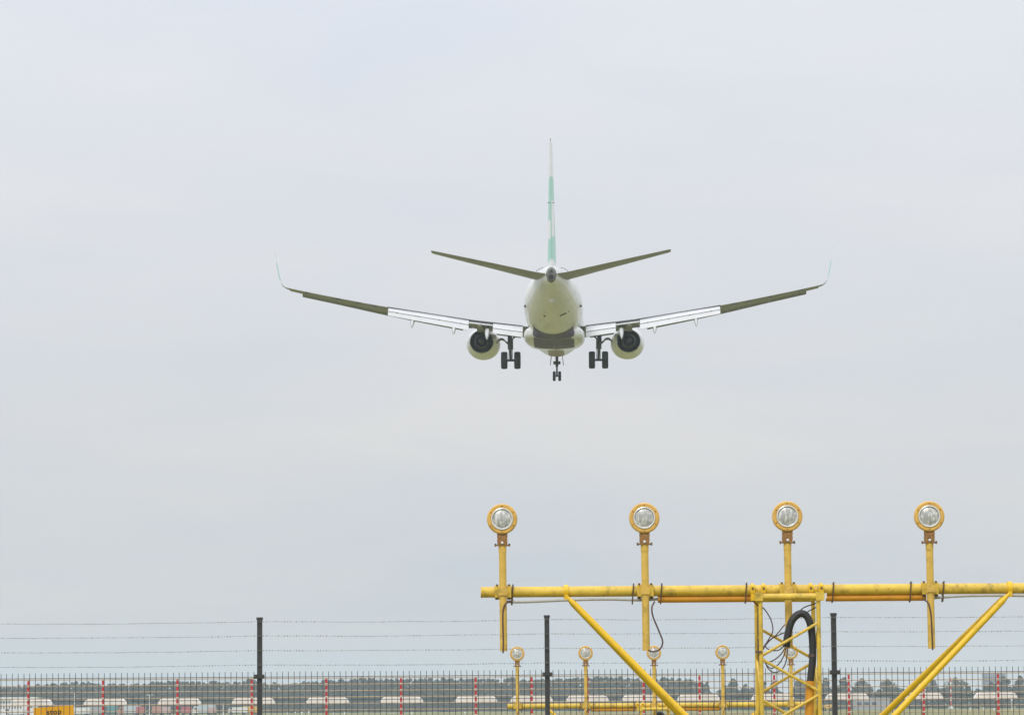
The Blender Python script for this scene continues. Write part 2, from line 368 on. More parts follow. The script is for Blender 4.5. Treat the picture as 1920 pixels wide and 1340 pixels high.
for sx in (-1, 1):
    for k in range(6):
        a = R(28 + 9 * k); s = 33.2
        MB().box((sx * 1.29 * math.sin(R(70) - a * .6), st(s), .62 + 1.22 * math.cos(R(62) - a * .75)), (.05, .12, .05)).build('vortex_generator', m_core, plane, smooth=False)
# lifting surfaces
AF = [(1.0, .002), (.92, .014), (.8, .032), (.65, .05), (.5, .060), (.35, .0625), (.22, .057), (.12, .045), (.05, .030), (.015, .016), (0, 0)]
def foil(le, te, x, zle, zte, tc_, camber=0.0, mirror=1, ku=1.0, kl=1.0):
    up = []; lo = []
    for u, h in AF:
        s = lerp(le, te, u); z = lerp(zle, zte, u) + camber * (te - le) * 4 * u * (1 - u) * .5
        t = h * tc_ / .125 * (te - le); up.append((mirror * x, st(s), z + t * ku)); lo.append((mirror * x, st(s), z - t * kl))
    return up + lo[::-1][1:]
def wz(y): return -0.98 + (y - 1.88) * math.tan(R(6.0)) + 0.75 * max(0, (y - 1.88) / 15.2) ** 2
def wle(y): return 13.95 + (y - 1.88) * .648 if y < 5.2 else 16.1 + (y - 5.2) * .521
def wte(y): return 20.7 if y < 5.2 else 20.7 + (y - 5.2) * .270
def wsec(y, mirror): 
    c = wte(y) - wle(y); inc = R(.5 - .6 * (y / 17))
    return foil(wle(y), wte(y), y, wz(y) + c * math.sin(inc), wz(y), lerp(.135, .105, y / 17), .0, mirror, lerp(.25, .7, min(1, y / 10)), 1.2)
def strip(pts0, pts1): return [pts0, pts1]
m_winglet = livery('winglet_paint', lambda mth, o: mth('MULTIPLY', mth('GREATER_THAN', o[2], 1.85), mth('LESS_THAN', o[2], 2.95)))
for mirror, side in ((-1, 'left'), (1, 'right')):
    ys = [.9, 1.88, 3.0, 4.2, 5.2, 6.5, 8, 9.5, 11, 12.5, 14, 15.4, 16.4, 17.0]
    wing = MB().loft([wsec(y, mirror) for y in ys]).build('wing', m_under, plane)
    # blended winglet
    secs = []
    c0 = wte(17.0) - wle(17.0)
    for t, dy, dz in ((0, 0, 0), (.1, .22, .05), (.2, .40, .16), (.3, .53, .34), (.42, .62, .62), (.6, .71, 1.12), (.8, .80, 1.75), (1.0, .85, 2.42)):
        ch = lerp(c0, .55, t ** .8); le = wle(17.0) + t * 1.75; ang = min(R(82), t * R(280))
        a = foil(le, le + ch, 0, 0, 0, .045)
        secs.append([(mirror * (17.0 + dy) - mirror * p[2] * math.sin(ang), p[1], wz(17.0) + dz + .01 + p[2] * math.cos(ang)) for p in a])
    MB().loft(secs[:4]).build('wingtip_blend', m_under, wing); MB().loft(secs[3:]).build('winglet', m_winglet, wing)
    # slats, drooped ahead of the leading edge
    for y0, y1 in ((6.1, 8.72), (8.73, 11.32), (11.33, 13.92), (13.93, 16.3)):
        q = []
        for y in (y0, y1):
            c = wte(y) - wle(y); le = wle(y); z = wz(y) + c * math.sin(R(.5 - .6 * (y / 17)))
            a = [(-.17, -.10), (-.14, -.02), (-.05, .03), (.02, .035), (.02, .012), (-.05, -.02), (-.10, -.075), (-.14, -.12)]
            sc = max(1.9, c * .8)
            q.append([(mirror * y, st(le + u * sc * .85), z + (v - .03) * sc * .95) for u, v in a])
        MB().loft(q).build('slat', m_under, wing)
    for y0, y1 in ((2.3, 3.9),):
        q = []
        for y in (y0, y1):
            le = wle(y); z = wz(y) + (wte(y) - le) * math.sin(R(1.3))
            q.append([(mirror * y, st(le + u), z + v) for u, v in ((.25, -.20), (-.35, -.55), (-.42, -.52), (.10, -.12))])
        MB().loft(q).build('leading_edge_flap', m_under, wing, smooth=False)
    # flaps: fixed upper panel edge, main flap, aft flap
    def flap(y0, y1, drop1, drop2, name):
        a_, b_, e_ = [], [], []
        for y, d1, d2 in ((y0, drop1[0], drop2[0]), (y1, drop1[1], drop2[1])):
            te, z = wte(y), wz(y)
            l1, l2 = d1 / math.tan(R(26)), d2 / math.tan(R(46))
            a_.append([(mirror * y, st(te - .35), z - .02), (mirror * y, st(te + .02), z - .035), (mirror * y, st(te + .02 + l1), z - d1), (mirror * y, st(te + .0 + l1), z - d1 - .03), (mirror * y, st(te - .05), z - .26), (mirror * y, st(te - .35), z - .22)])
            x2 = te + l1 - .02; z2 = z - d1 - .035
            b_.append([(mirror * y, st(x2 - .10), z2 - .01), (mirror * y, st(x2 + .03), z2 - .015), (mirror * y, st(x2 + l2), z2 - d2), (mirror * y, st(x2 + l2 - .02), z2 - d2 - .015), (mirror * y, st(x2 - .05), z2 - .13)])
        MB().loft(a_).build('flap', m_flap, wing, angle=25)
        f2 = MB().loft(b_).build('aft_flap', m_flap, wing, angle=25)
        return a_, b_
    flap(2.05, 3.98, (.42, .36), (.33, .32), 'inboard')
    flap(5.55, 10.7, (.33, .26), (.36, .27), 'outboard')
    # thrust gate panel between the flaps
    q = [[(mirror * y, st(wte(y) - .5), wz(y) - .02), (mirror * y, st(wte(y) + .5), wz(y) - .20), (mirror * y, st(wte(y) + .5), wz(y) - .23), (mirror * y, st(wte(y) - .5), wz(y) - .22)] for y in (4.0, 5.53)]
    MB().loft(q).build('trailing_edge_panel', m_flap, wing, smooth=False)
    # dark spoiler gap line above the flaps and flap hinge marks
    MB().tube([(mirror * y, st(wte(y) + .01), wz(y) + .018) for y in (2.05, 5.2, 10.75)], .022, 6).build('spoiler_edge', m_dark, wing)
    for k in range(4):
        y = 6.1 + k * 1.35; d1 = lerp(.33, .26, (y - 5.55) / 5.15)
        MB().box((mirror * y, st(wte(y) + d1 / math.tan(R(26)) - .02), wz(y) - d1 - .02), (.14, .06, .07)).build('flap_hinge', m_dark, wing, smooth=False)
    MB().box((mirror * 5.42, st(wte(5.42) + .3), wz(5.42) - .46), (.22, .5, .13)).build('flap_track', m_dark, wing, smooth=False)
    # flap track fairings
    for y, w in ((4.35, .17), (6.5, .15), (9.15, .14)):
        te, z = wte(y), wz(y); q = []
        for ds, zt, zb, k in ((-2.4, -.28, -.34, .3), (-1.5, -.22, -.55, .9), (-.4, -.24, -.72, 1.0), (.5, -.45, -.93, .95), (1.1, -.72, -1.12, .7), (1.55, -1.02, -1.22, .25)):
            ring_ = []
            for j in range(12):
                t = 2 * math.pi * j / 12
                ring_.append((mirror * y + w * k * math.cos(t), st(te + ds), .5 * (zt + zb) + z + .5 * (zt - zb) * math.sin(t)))
            q.append(ring_)
        MB().loft(q).build('flap_track_fairing', m_flap, wing)
    # bright navigation lamp at the tip
    MB().box((mirror * 16.7, st(wte(16.7) + .02), wz(16.7) + .05), (.14, .10, .10)).build('tip_light', m_tag, wing, smooth=False)
    # static dischargers / hinge fairings under the aileron
    for y in (11.6, 12.6, 13.9, 15.9):
        MB().box((mirror * y, st(wte(y) - .55), wz(y) - .10), (.22, .75, .09)).build('hinge_fairing', m_under, wing, smooth=False)
    # tailplane
    q = []
    for y, le, te, z in ((.35, 33.6, 37.35, 1.16), (.9, 33.95, 37.45, 1.23), (3.5, 35.55, 38.15, 1.74), (7.0, 37.72, 39.08, 2.41), (7.18, 37.95, 39.05, 2.44)):
        q.append(foil(le, te, y, z - (te - le) * math.sin(R(2.4)), z, .10, 0, mirror))
    MB().loft(q).build('tailplane', m_under, plane)
    # engine
    ex, ez, es = mirror * 4.86, -1.72, 12.75
    def sq(a, x, z):
        k = max(0.0, (a + 3.63) / 3.63)
        return (x * (1.03 + .03 * k) - mirror * .07 * k, z * ((.93 + .05 * k) if z < 0 else 1.0) - .06 * k)
    nac = MB().lathe([(.0, .76), (-.04, .84), (-.16, .91), (-.5, 1.0), (-1.1, 1.075), (-1.8, 1.07), (-2.6, .98), (-3.2, .87), (-3.62, .775), (-3.63, .755), (-3.3, .75), (-2.6, .72), (-1.4, .74), (-.4, .74), (.0, .76)],
                     (ex, st(es), ez), n=40, squash=sq)
    nacelle = nac.build('engine_nacelle', m_white, plane)
    MB().lathe([(-3.58, .752), (-3.635, .758), (-3.635, .738), (-2.7, .70), (-2.5, .70)], (ex, st(es), ez), n=40).build('fan_duct', m_nozzle, nacelle)
    MB().lathe([(-2.5, .73), (-2.49, .3)], (ex, st(es), ez), n=32, cap1=True).build('duct_back', m_nozzle, nacelle)
    MB().lathe([(-2.5, .56), (-3.3, .55), (-4.1, .45), (-4.45, .40), (-4.45, .385), (-4.0, .37), (-3.6, .36)], (ex, st(es), ez), n=32).build('core_cowl', m_core, nacelle)
    MB().lathe([(-3.6, .37), (-3.61, .1)], (ex, st(es), ez), n=24, cap1=True).build('core_back', m_nozzle, nacelle)
    MB().lathe([(-3.6, .24), (-4.3, .225), (-4.75, .16), (-5.0, .05), (-5.02, .005)], (ex, st(es), ez), n=20).build('exhaust_plug', m_core, nacelle)
    MB().lathe([(-.5, .74), (-.52, .2)], (ex, st(es), ez), n=28, cap1=True).build('fan_face', m_nozzle, nacelle)
    # pylon
    q = []
    for s, w, zt, zb in ((13.6, .06, -.72, -.80), (14.6, .17, -.60, -1.0), (16.0, .22, -.62, -1.1), (17.5, .24, -.75, -1.12), (19.5, .22, -.80, -1.12), (20.9, .18, -.84, -1.05), (21.5, .10, -.86, -.96)):
        q.append([(ex + sx * w, st(s), z) for sx, z in ((-1, zt), (1, zt), (1, zb), (-1, zb))])
    MB().loft(q).build('pylon', m_under, nacelle, smooth=False)
    # main landing gear
    gx_, gz = mirror * 2.86, -3.135
    gear = MB().tube([(gx_ + mirror * .10, st(19.4), -1.0), (gx_ + mirror * .02, st(19.68), -2.35)], .145, 12).tube([(gx_ + mirror * .02, st(19.68), -2.3), (gx_, st(19.72), gz + .05)], .085, 12) \
        .tube([(gx_ + mirror * .03, st(19.66), -1.75), (gx_ + mirror * .02, st(19.68), -2.42)], .18, 12).tube([(gx_ - .40, st(19.72), gz), (gx_ + .40, st(19.72), gz)], .075, 10).build('main_gear_strut', m_gear, plane)
    MB().tube([(gx_, st(19.9), -1.85), (gx_ - mirror * .75, st(19.75), -1.2)], .05, 8).build('side_brace', m_gear, gear)
    MB().tube([(gx_, st(19.9), -2.3), (gx_, st(20.15), -2.75), (gx_, st(19.85), gz + .05)], .04, 8).build('torque_link', m_gear, gear)
    for dx in (-.10, .10):
        MB().tube([(gx_ + dx, st(19.8), -2.1), (gx_ + dx * 1.3, st(19.85), gz + .02)], .018, 6).build('brake_line', m_gear, gear)
    # outer gear door: a curved panel hanging between strut and nacelle
    arc = bez([(gx_ + mirror * .18, 0, -2.02), (gx_ + mirror * .30, 0, -1.95), (gx_ + mirror * .44, 0, -1.80), (gx_ + mirror * .60, 0, -1.75), (gx_ + mirror * .76, 0, -1.80), (gx_ + mirror * .92, 0, -1.99)], 4)
    q = []
    for s in (19.0, 20.3):
        q.append([(p.x, st(s), p.z + .045) for p in arc] + [(p.x, st(s), p.z - .045) for p in reversed(arc)])
    MB().loft(q).build('gear_door', m_gear, gear)
    for dx in (-.43, .43):
        wh = MB().lathe([(-.10, .20), (-.15, .30), (-.205, .40), (-.205, .49), (-.17, .545), (-.09, .565), (.09, .565), (.17, .545), (.205, .49), (.205, .40), (.15, .30), (.10, .20)], (gx_ + dx, st(19.72), gz), axis='X', n=36).build('wheel', m_tyre, gear)
        MB().lathe([(-.14, .05), (-.13, .30), (.13, .30), (.14, .05)], (gx_ + dx, st(19.72), gz), axis='X', n=24, cap0=True, cap1=True).build('hub', m_hub, wh)
# fin
m_fin = livery('fin_paint', lambda mth, o: mth('MULTIPLY', mth('MULTIPLY', mth('GREATER_THAN', o[2], 2.02), mth('LESS_THAN', o[2], 6.95)),
        mth('SUBTRACT', 1.0, mth('MAXIMUM',
            mth('MULTIPLY', mth('MULTIPLY', mth('GREATER_THAN', o[0], .03), mth('LESS_THAN', mth('ABSOLUTE', mth('SUBTRACT', o[2], 4.55)), 1.05)), mth('LESS_THAN', o[1], -16.2)),
            mth('MULTIPLY', mth('MULTIPLY', mth('LESS_THAN', o[0], -.03), mth('LESS_THAN', mth('ABSOLUTE', mth('SUBTRACT', o[2], 3.85)), .55)), mth('LESS_THAN', o[1], -15.4))))))
def finsec(z):
    t = (z - 1.6) / (9.0 - 1.6); le = lerp(30.9, 36.75, t); te = lerp(37.1, 39.15, t); q = foil(le, te, 0, 0, 0, .088)
    return [(p[2], p[1], z) for p in q]
fin = MB().loft([finsec(z) for z in (1.4, 2.2, 3.4, 4.6, 5.8, 7.0, 8.2, 8.85, 8.97)]).build('fin', m_fin, plane)
MB().tube([(0, st(38.9), 8.95), (0, st(39.15), 9.15)], .03, 6).build('fin_tip_antenna', m_flap, fin)
MB().loft([[(0.03, st(26.5), 1.86), (-.03, st(26.5), 1.86), (-.03, st(26.5), 1.8), (.03, st(26.5), 1.8)], [(.08, st(31.6), 2.55), (-.08, st(31.6), 2.55), (-.22, st(31.6), 1.7), (.22, st(31.6), 1.7)]]).build('dorsal_fillet', m_white, fin)
MB().box((0, st(37.15), 5.45), (.40, .10, .035)).build('rudder_hinge', m_dark, fin, smooth=False)
# nose gear
nz = -3.42
ng = MB().tube([(0, st(4.1), -1.7), (0, st(4.15), -2.75)], .10, 12).tube([(0, st(4.15), -2.7), (0, st(4.2), nz)], .065, 10).tube([(-.2, st(4.2), nz), (.2, st(4.2), nz)], .05, 8).box((0, st(4.3), -2.5), (.5, .2, .22)).build('nose_gear_strut', m_gear, plane)
MB().tube([(0, st(4.15), -2.6), (0, st(5.3), -1.95)], .05, 8).build('drag_brace', m_gear, ng)
MB().tube([(0, st(4.25), -2.75), (0, st(4.5), -3.05), (0, st(4.25), nz + .03)], .035, 8).build('torque_link', m_gear, ng)
for sx in (-1, 1):
    MB().loft([[(sx * .36, st(s), -1.95), (sx * .40, st(s), -1.95), (sx * .47, st(s), -2.72 + d), (sx * .44, st(s), -2.72 + d)] for s, d in ((3.2, .15), (4.9, 0))]).build('nose_gear_door', m_gear, ng, smooth=False)
    wh = MB().lathe([(-.05, .14), (-.09, .24), (-.10, .29), (-.07, .335), (0, .345), (.07, .335), (.10, .29), (.09, .24), (.05, .14)], (sx * .19, st(4.2), nz), axis='X', n=28).build('wheel', m_tyre, ng)
    MB().lathe([(-.07, .03), (-.06, .17), (.06, .17), (.07, .03)], (sx * .19, st(4.2), nz), axis='X', n=18, cap0=True, cap1=True).build('hub', m_hub, wh)

# ------------------------------------------------------------------ approach light gantries
LS = 1.108                      # lamp spacing in metres
def gantry(label, X, Y, zbar, halfl, halfr, zpost, conduits, ties, detail, group):
    """square lattice mast carrying a cross pipe with diagonal stays"""
    g = thing('approach_light_gantry', label, 'light gantry', (X, Y, 0), 0, group)
    rb = .0415
    bar = MB().tube([(-halfl, 0, zbar), (halfr, 0, zbar)], rb, 20).build('cross_pipe', m_yellow, g)
    for sx in (-halfl, halfr):
        MB().lathe([(-.006, rb + .002), (.006, rb + .002)], (sx, 0, zbar), axis='X', n=20, cap0=True, cap1=True).build('end_cap', m_yellow_pale, bar)
    for a, b in conduits:
        MB().tube([(a, .012, zbar - .064), (b, .012, zbar - .064)], .027, 14).build('conduit', m_orange, g)
    for x in ties:
        MB().tube([(x + .006, -.048, zbar + .058), (x, -.052, zbar), (x - .006, -.045, zbar - .098), (x - .004, .03, zbar - .10), (x + .004, .05, zbar), (x + .006, .03, zbar + .048), (x + .006, -.048, zbar + .055)], .0055, 6).build('cable_tie', m_tie, bar)
    hw = .224; dep = .50; lr = .0165
    top = zbar - .058
    y0, y1 = -.185, -.185 + dep
    for sx in (-1, 1):
        for yy in (y0, y1):
            MB().tube([(sx * hw, yy, -.1), (sx * hw, yy, top)], lr, 12).build('leg', m_yellow, g)
        MB().tube([(sx * hw, y0, top), (sx * hw, y1, top)], .024, 12).build('top_tube', m_yellow, g)
        MB().box((sx * (hw + .012), y0, top + .002), (.062, .058, .066)).build('corner_block', m_yellow, g, smooth=False)
    MB().tube([(-hw, y0, top), (hw, y0, top)], .026, 14).build('top_tube', m_yellow, g)
    MB().tube([(-hw, y1, top), (hw, y1, top)], .026, 14).build('top_tube', m_yellow, g)
    # hanger clamps from the mast head to the pipe
    for x in (-hw - .05, -hw + .035, hw - .045, hw + .037):
        h = MB().lathe([(-.012, .041), (-.012, .054), (.012, .054), (.012, .041)], (x, 0, zbar), axis='X', n=18).box((x, -.046, zbar - .04), (.030, .012, .085)).build('hanger_clamp', m_yellow_fresh, g)
        MB().lathe([(-.066, .003), (-.066, .009), (-.056, .009)], (x, 0, zbar + .012), n=8, cap0=True).build('bolt', m_bolt, h)
        MB().box((x, -.053, zbar + .006), (.034, .010, .05)).build('clamp_plate', m_yellow_fresh, h, smooth=False)
    # lacing: zigzags on the four faces
    step = .276; z = top - .20; k = 0; flip = 1
    while z > .1:
        z2 = max(.03, z - step + .02)
        MB().tube([(flip * hw, y0, z), (-flip * hw, y0, z2)], .0115, 8).build('lacing_bar', m_yellow, g)
        MB().tube([(-flip * hw, y1, z - .02), (flip * hw, y1, z2 - .02)], .0115, 8).build('lacing_bar', m_yellow, g)
        for sx in (-1, 1):
            MB().tube([(sx * hw, y0 if flip > 0 else y1, z - .01), (sx * hw, y1 if flip > 0 else y0, z2 - .01)], .0105, 8).build('lacing_bar', m_yellow, g)
        z -= step; k += 1; flip = -flip
    # diagonal stays, one to the front leg and one to the back leg on each side
    for sx in (-1, 1):
        xs = sx * 1.725 if sx < 0 else sx * 1.73
        zf = zbar - (1.725 - hw) * 1.045
        cl = MB().lathe([(-.018, .041), (-.018, .055), (.018, .055), (.018, .041)], (xs, 0, zbar), axis='X', n=18).box((xs, -.03, zbar - .045), (.03, .05, .04)).build('stay_clamp', m_yellow_fresh, g)
        for yy in (y0 - .01, y1):
            a = Vector((xs, -.045 if yy < 0.1 else .03, zbar - .035)); b = Vector((sx * hw, yy, zf))
            if yy > 0.1:                       # the rear stay runs on to a foot in the ground behind the mast
                b = Vector((xs - sx * zbar / 1.045, 2.15, .02)); MB().box((b.x, b.y, .02), (.2, .2, .04)).build('stay_foot', m_yellow, g, smooth=False)
            e = a + (b - a).normalized() * .07
            MB().tube([a, e, e + (b - a).normalized() * .02, b], [.010, .0205, .0245, .0245], 14).build('stay', m_yellow_fresh, g)
    return g, zbar, hw, top, y0, y1

X1, Y1, Y2 = 2.012, 27.69, 57.69
g1, zb1, hw, top1, gy0, gy1 = gantry('yellow lattice gantry with black hose, nearest, in front of the mesh fence', X1, Y1, P(1478, 1105.5, Y1).z, 2.385, 2.40, 0,
    [(-1.01, -.25), (.30, 1.08)], [-2.145, -1.205, -.985, -.325, .352, .955, 1.21], True, 'approach light gantries')
# grey cable slung under the pipe, black hose, thin leads inside the mast head
def cable(name, pts, r, m, parent, n=8, k=8): return MB().tube(bez(pts, k), r, n).build(name, m, parent)
zz = zb1
cable('grey_cable', [(-2.20, -.02, zz - .075), (-2.05, -.045, zz - .078), (-1.7, -.045, zz - .066), (-1.4, -.04, zz - .062), (-1.15, -.03, zz - .070), (-1.0, .02, zz - .062)], .011, m_grey_cable, g1)
cable('grey_cable', [(1.12, -.02, zz - .072), (1.35, -.045, zz - .058), (1.6, -.03, zz - .055), (1.9, -.03, zz - .06), (2.3, -.03, zz - .072)], .011, m_grey_cable, g1)
def H(px, py, dy=0.0):
    p = P(px, py, Y1 + dy); return (p.x - X1, dy, p.z)
cable('black_hose', [H(1474, 1212, -.137), H(1477, 1190, -.137), H(1484, 1165, -.137), H(1497, 1151, -.137), H(1510, 1152, -.137), H(1519, 1168, -.137), H(1523, 1195, -.137), H(1524, 1230, -.137), H(1521, 1262, -.137), H(1519, 1278, -.137)], .0285, m_black_hose, g1, 14)
MB().tube([H(1519, 1276, -.137), H(1517, 1345, -.137), (H(1517, 1345, -.137)[0], -.137, 0.0)], .034, 14).build('riser_conduit', m_orange, g1)
MB().lathe([(-.012, .031), (.012, .031)], H(1523, 1228, -.137), axis='Z', n=14, cap0=True, cap1=True).build('hose_clip', m_bolt, g1)
for pts in ([H(1412, 1126, -.02), H(1420, 1134, 0), H(1432, 1140, .1), H(1445, 1160, .12), H(1449, 1182, .12), H(1441, 1198, .12), H(1433, 1210, .1), H(1426, 1222, .1)],
            [H(1476, 1168, .2), H(1470, 1172, .15), H(1455, 1190, .12), H(1440, 1202, .1), H(1432, 1214, .08)],
            [H(1474, 1184, .2), H(1462, 1189, .15), H(1448, 1196, .12), H(1438, 1206, .1), H(1430, 1218, .08)],
            [H(1536, 1128, .0), H(1525, 1132, .1), H(1508, 1138, .15), H(1496, 1148, .2)],
            [H(1538, 1134, .0), H(1526, 1140, .1), H(1515, 1146, .15), H(1509, 1152, .2)],
            [H(1472, 1208, .16), H(1462, 1217, .15), H(1450, 1219, .12), H(1440, 1216, .1), H(1434, 1210, .1)],
            [H(1475, 1212, .16), H(1468, 1232, .15), H(1458, 1246, .12), H(1445, 1252, .1), H(1434, 1242, .1)],
            [H(1477, 1212, .16), H(1474, 1238, .15), H(1466, 1254, .12), H(1452, 1260, .1), H(1440, 1252, .1), H(1434, 1238, .1)],
            [H(1473, 1212, .16), H(1464, 1226, .15), H(1452, 1236, .12), H(1440, 1240, .1), H(1432, 1234, .1)],
            [H(1424, 1122, .0), H(1421, 1160, .02), H(1422, 1222, .02), H(1425, 1262, .02), H(1427, 1300, .02)]):
    cable('lead', pts, .0048, m_brown_cable, g1, 6, 6)
MB().box((hw + .055, gy0 - .012, top1 + .005), (.020, .004, .040)).build('identity_tag', m_tag, g1, smooth=False)
MB().box((-hw - .02, gy0 - .01, P(1420, 1222, Y1).z), (.05, .03, .014)).build('cable_saddle', m_bolt, g1, smooth=False)

g2, zb2, *_ = gantry('yellow lattice gantry further off, behind the mesh fence', X1, Y2, P(1226, 1321.5, Y2).z, 2.375, 2.40, 0,
    [(-1.03, -.30), (.30, 1.05)], [-2.145, -1.205, -.985, -.325, .352, .955, 1.21], True, 'approach light gantries')
cable('black_hose', [(-.02, .2, zb2 - .42), (.02, .2, zb2 - .2), (.08, .2, zb2 - .13), (.15, .2, zb2 - .2), (.17, .2, zb2 - .5), (.17, .2, zb2 - 1.0)], .036, m_black_hose, g2, 12)

def lamp(name_label, X, Y, zbar, zlamp, zbottom, cable_pts, lean=0.0):
    o = thing('approach_lamp', name_label, 'runway light', (X, Y, 0), 0, 'approach lamps on the yellow gantries')
    o.rotation_euler.z = R(rng.uniform(-2.0, 2.0))
    yp = -.076                                   # the pole passes in front of the cross pipe
    zt = zlamp - .205
    pole = MB().tube([(lean * (zt - zbar), yp, zt), (0, yp, zbar), (-lean * .5, yp, zbottom)], .0285, 16).tube([(lean * (zt - zbar), yp, zt - .055), (lean * (zt - zbar), yp, zt + .01)], .0308, 16).build('pole', m_yellow_pale, o)
    xl = lean * (zlamp - zbar)
    hs = MB().lathe([(-.040, .084), (-.046, .090), (-.046, .110), (-.038, .118), (-.020, .119), (-.012, .112), (.03, .100), (.09, .070), (.12, .035), (.125, .004)], (xl, yp, zlamp), n=40).build('housing', m_ring, o)
    for k in range(6):
        a = R(30 + 60 * k)
        MB().lathe([(-.050, .002), (-.049, .005), (-.044, .005)], (xl + .101 * math.cos(a), yp, zlamp + .101 * math.sin(a)), n=8, cap0=True).build('screw', m_bracket, hs)
    MB().lathe([(-.036, .085), (-.050, .0845), (-.052, .080), (-.048, .0755), (-.036, .075)], (xl, yp, zlamp), n=40).build('bezel', m_rim, o)
    MB().lathe([(-.038, .0757), (-.046, .062), (-.051, .042), (-.054, .02), (-.0545, .001)], (xl, yp, zlamp), n=36).build('lens', m_lens, o)
    br = MB().loft([[(xl + sx * w, yp + sy * d, zz_) for sx, sy in ((-1, -1), (1, -1), (1, 1), (-1, 1))] for zz_, w, d in ((zlamp - .207, .037, .034), (zlamp - .165, .040, .036), (zlamp - .135, .036, .034), (zlamp - .128, .031, .03), (zlamp - .095, .032, .03))]).build('bracket', m_bracket, o, angle=20)
    MB().box((xl, yp, zlamp - .203), (.118, .022, .010)).build('flange', m_bracket, br, smooth=False)
    for sx in (-1, 1):
        MB().tube([(xl + sx * .054, yp, zlamp - .212), (xl + sx * .054, yp, zlamp - .19)], .0075, 6).build('bolt', m_bolt, br)
        MB().box((xl + sx * .034, yp - .01, zlamp - .118), (.012, .05, .055)).build('yoke_arm', m_bracket, br, smooth=False)
    MB().lathe([(-.046, .003), (-.044, .010), (-.030, .010)], (xl, yp, zlamp - .185), n=10, cap0=True).build('set_screw', m_rim, br)
    # cross clamp fixing the pole to the pipe
    cl = None
    for sx in (-1, 1):
        c = MB().lathe([(-.017, .041), (-.017, .057), (.017, .057), (.017, .041)], (sx * .047, 0, zbar), axis='X', n=16).box((sx * .047, -.055, zbar), (.034, .03, .086)).build('clamp', m_yellow, o, angle=25)
        for sz in (-1, 1):
            MB().tube([(sx * .047, -.045, zbar + sz * .042), (sx * .047, -.045, zbar + sz * .060)], .0085, 6).build('bolt', m_bolt, c)
    MB().box((0, yp - .031, zbar), (.066, .010, .056)).build('clamp_plate', m_yellow_pale, o, smooth=False)
    if cable_pts:
        MB().tube(bez(cable_pts, 8), .0065, 8).build('lead', m_brown_cable, o)
    return o
names1 = ['round yellow lamp at the left end of the nearest gantry pipe', 'round yellow lamp second from left end of the nearest gantry pipe, loose lead looping below', 'round yellow lamp straight above the nearest lattice mast', 'round yellow lamp right of the nearest lattice mast, near the frame edge']
def C(px, py, dy=-.09): 
    p = P(px, py, Y1 + dy); return p
for i, nm in enumerate(names1):
    x = X1 + (i - 2) * LS
    zl = P([944, 1210, 1476, 1743][i], [973, 971, 968, 968][i], Y1 - .07).z
    zbm = P([945, 1211, 1478, 1744][i], [1220, 1219, 1215, 1215][i], Y1 - .07).z
    b = None
    raw = [[(962, 1124), (950, 1130), (944, 1142), (943, 1165), (944, 1200), (943.5, 1224)], [(1228, 1127), (1223, 1138), (1225, 1155), (1236, 1182), (1243, 1202), (1238, 1216), (1225, 1221), (1216, 1218)], None, [(1731, 1122), (1741, 1130), (1746, 1150), (1748, 1180), (1749.5, 1218)]][i]
    if raw: b = [(C(px, py, -.105).x - x, -.105 + (.03 if k == 0 else 0), C(px, py, -.105).z) for k, (px, py) in enumerate(raw)]
    lamp(nm, x, Y1, zb1, zl, zbm, b, -.004 if i < 2 else -.002)
names2 = ['small distant lamp, first from left on the far gantry behind the fence', 'small distant lamp, second from left on the far gantry behind the fence', 'small distant lamp above the far lattice mast, half behind the near lamp pole', 'small distant lamp, fourth from left on the far gantry, just left of the near mast', 'small distant lamp seen through the near lattice mast']
for i, nm in enumerate(names2):
    x = X1 + (i - 2) * LS
    lamp(nm, x, Y2, zb2, P([969, 1097.5, 1226, 1352, 1480][i], [1225, 1224, 1223.5, 1222.5, 1222][i], Y2).z, zb2 - .45, [(.03, -.1, zb2 - .05), (.0, -.1, zb2 - .12), (-.01, -.1, zb2 - .3), (.03, -.1, zb2 - .42)], 0)

# ------------------------------------------------------------------ security fence
YF = 31.0
fence = thing('security_fence', 'dark wire mesh security fence topped with strands of barbed wire', 'fence', (0, YF, 0))
PXS = [487 - 538.5, 487, 1026, 1564, 1564 + 538.5]
postx = [P(px, 1240, YF).x for px in PXS]
rodme = MB().tube([(0, 0, .04), (0, 0, 2.03)], .0027, 6).mesh('rod'); rodme.materials.append(m_rod)
for i, x in enumerate(postx):
    po = MB().box((x, 0, 1.24), (.043, .06, 2.48)).build('post', m_fence, fence, smooth=False)
    MB().box((x, 0, 2.492), (.053, .07, .022)).build('cap', m_fence, po, smooth=False)
    for z in (1.99, 1.4, .8, .2):
        MB().box((x, -.040, z), (.088, .022, .034)).build('clip', m_fence, po, smooth=False)
        for sx in (-1, 1): MB().tube([(x + sx * .034, -.06, z), (x + sx * .034, -.03, z)], .008, 6).build('bolt', m_bolt, po)
    for z in (2.465, 2.342, 2.215, 2.090):
        MB().box((x, -.034, z), (.032, .010, .03)).build('wire_holder', m_dark, po, smooth=False)
for i in range(4):
    x0, x1 = postx[i], postx[i + 1]
    hz = MB()
    z = 1.985
    while z > .05:
        for dy in (-.0055, .0055): hz.tube([(x0 + .02, -.012 + dy, z), (x1 - .02, -.012 + dy, z)], .0026, 6)
        z -= .2
    pn = hz.build('mesh_panel', m_rod, fence)
    n = int(round((x1 - x0) / .0503)); 
    for k in range(1, n):
        o = link('rod', rodme, pn, (x0 + (x1 - x0) * k / n + rng.uniform(-.0012, .0012), -.012, 0))
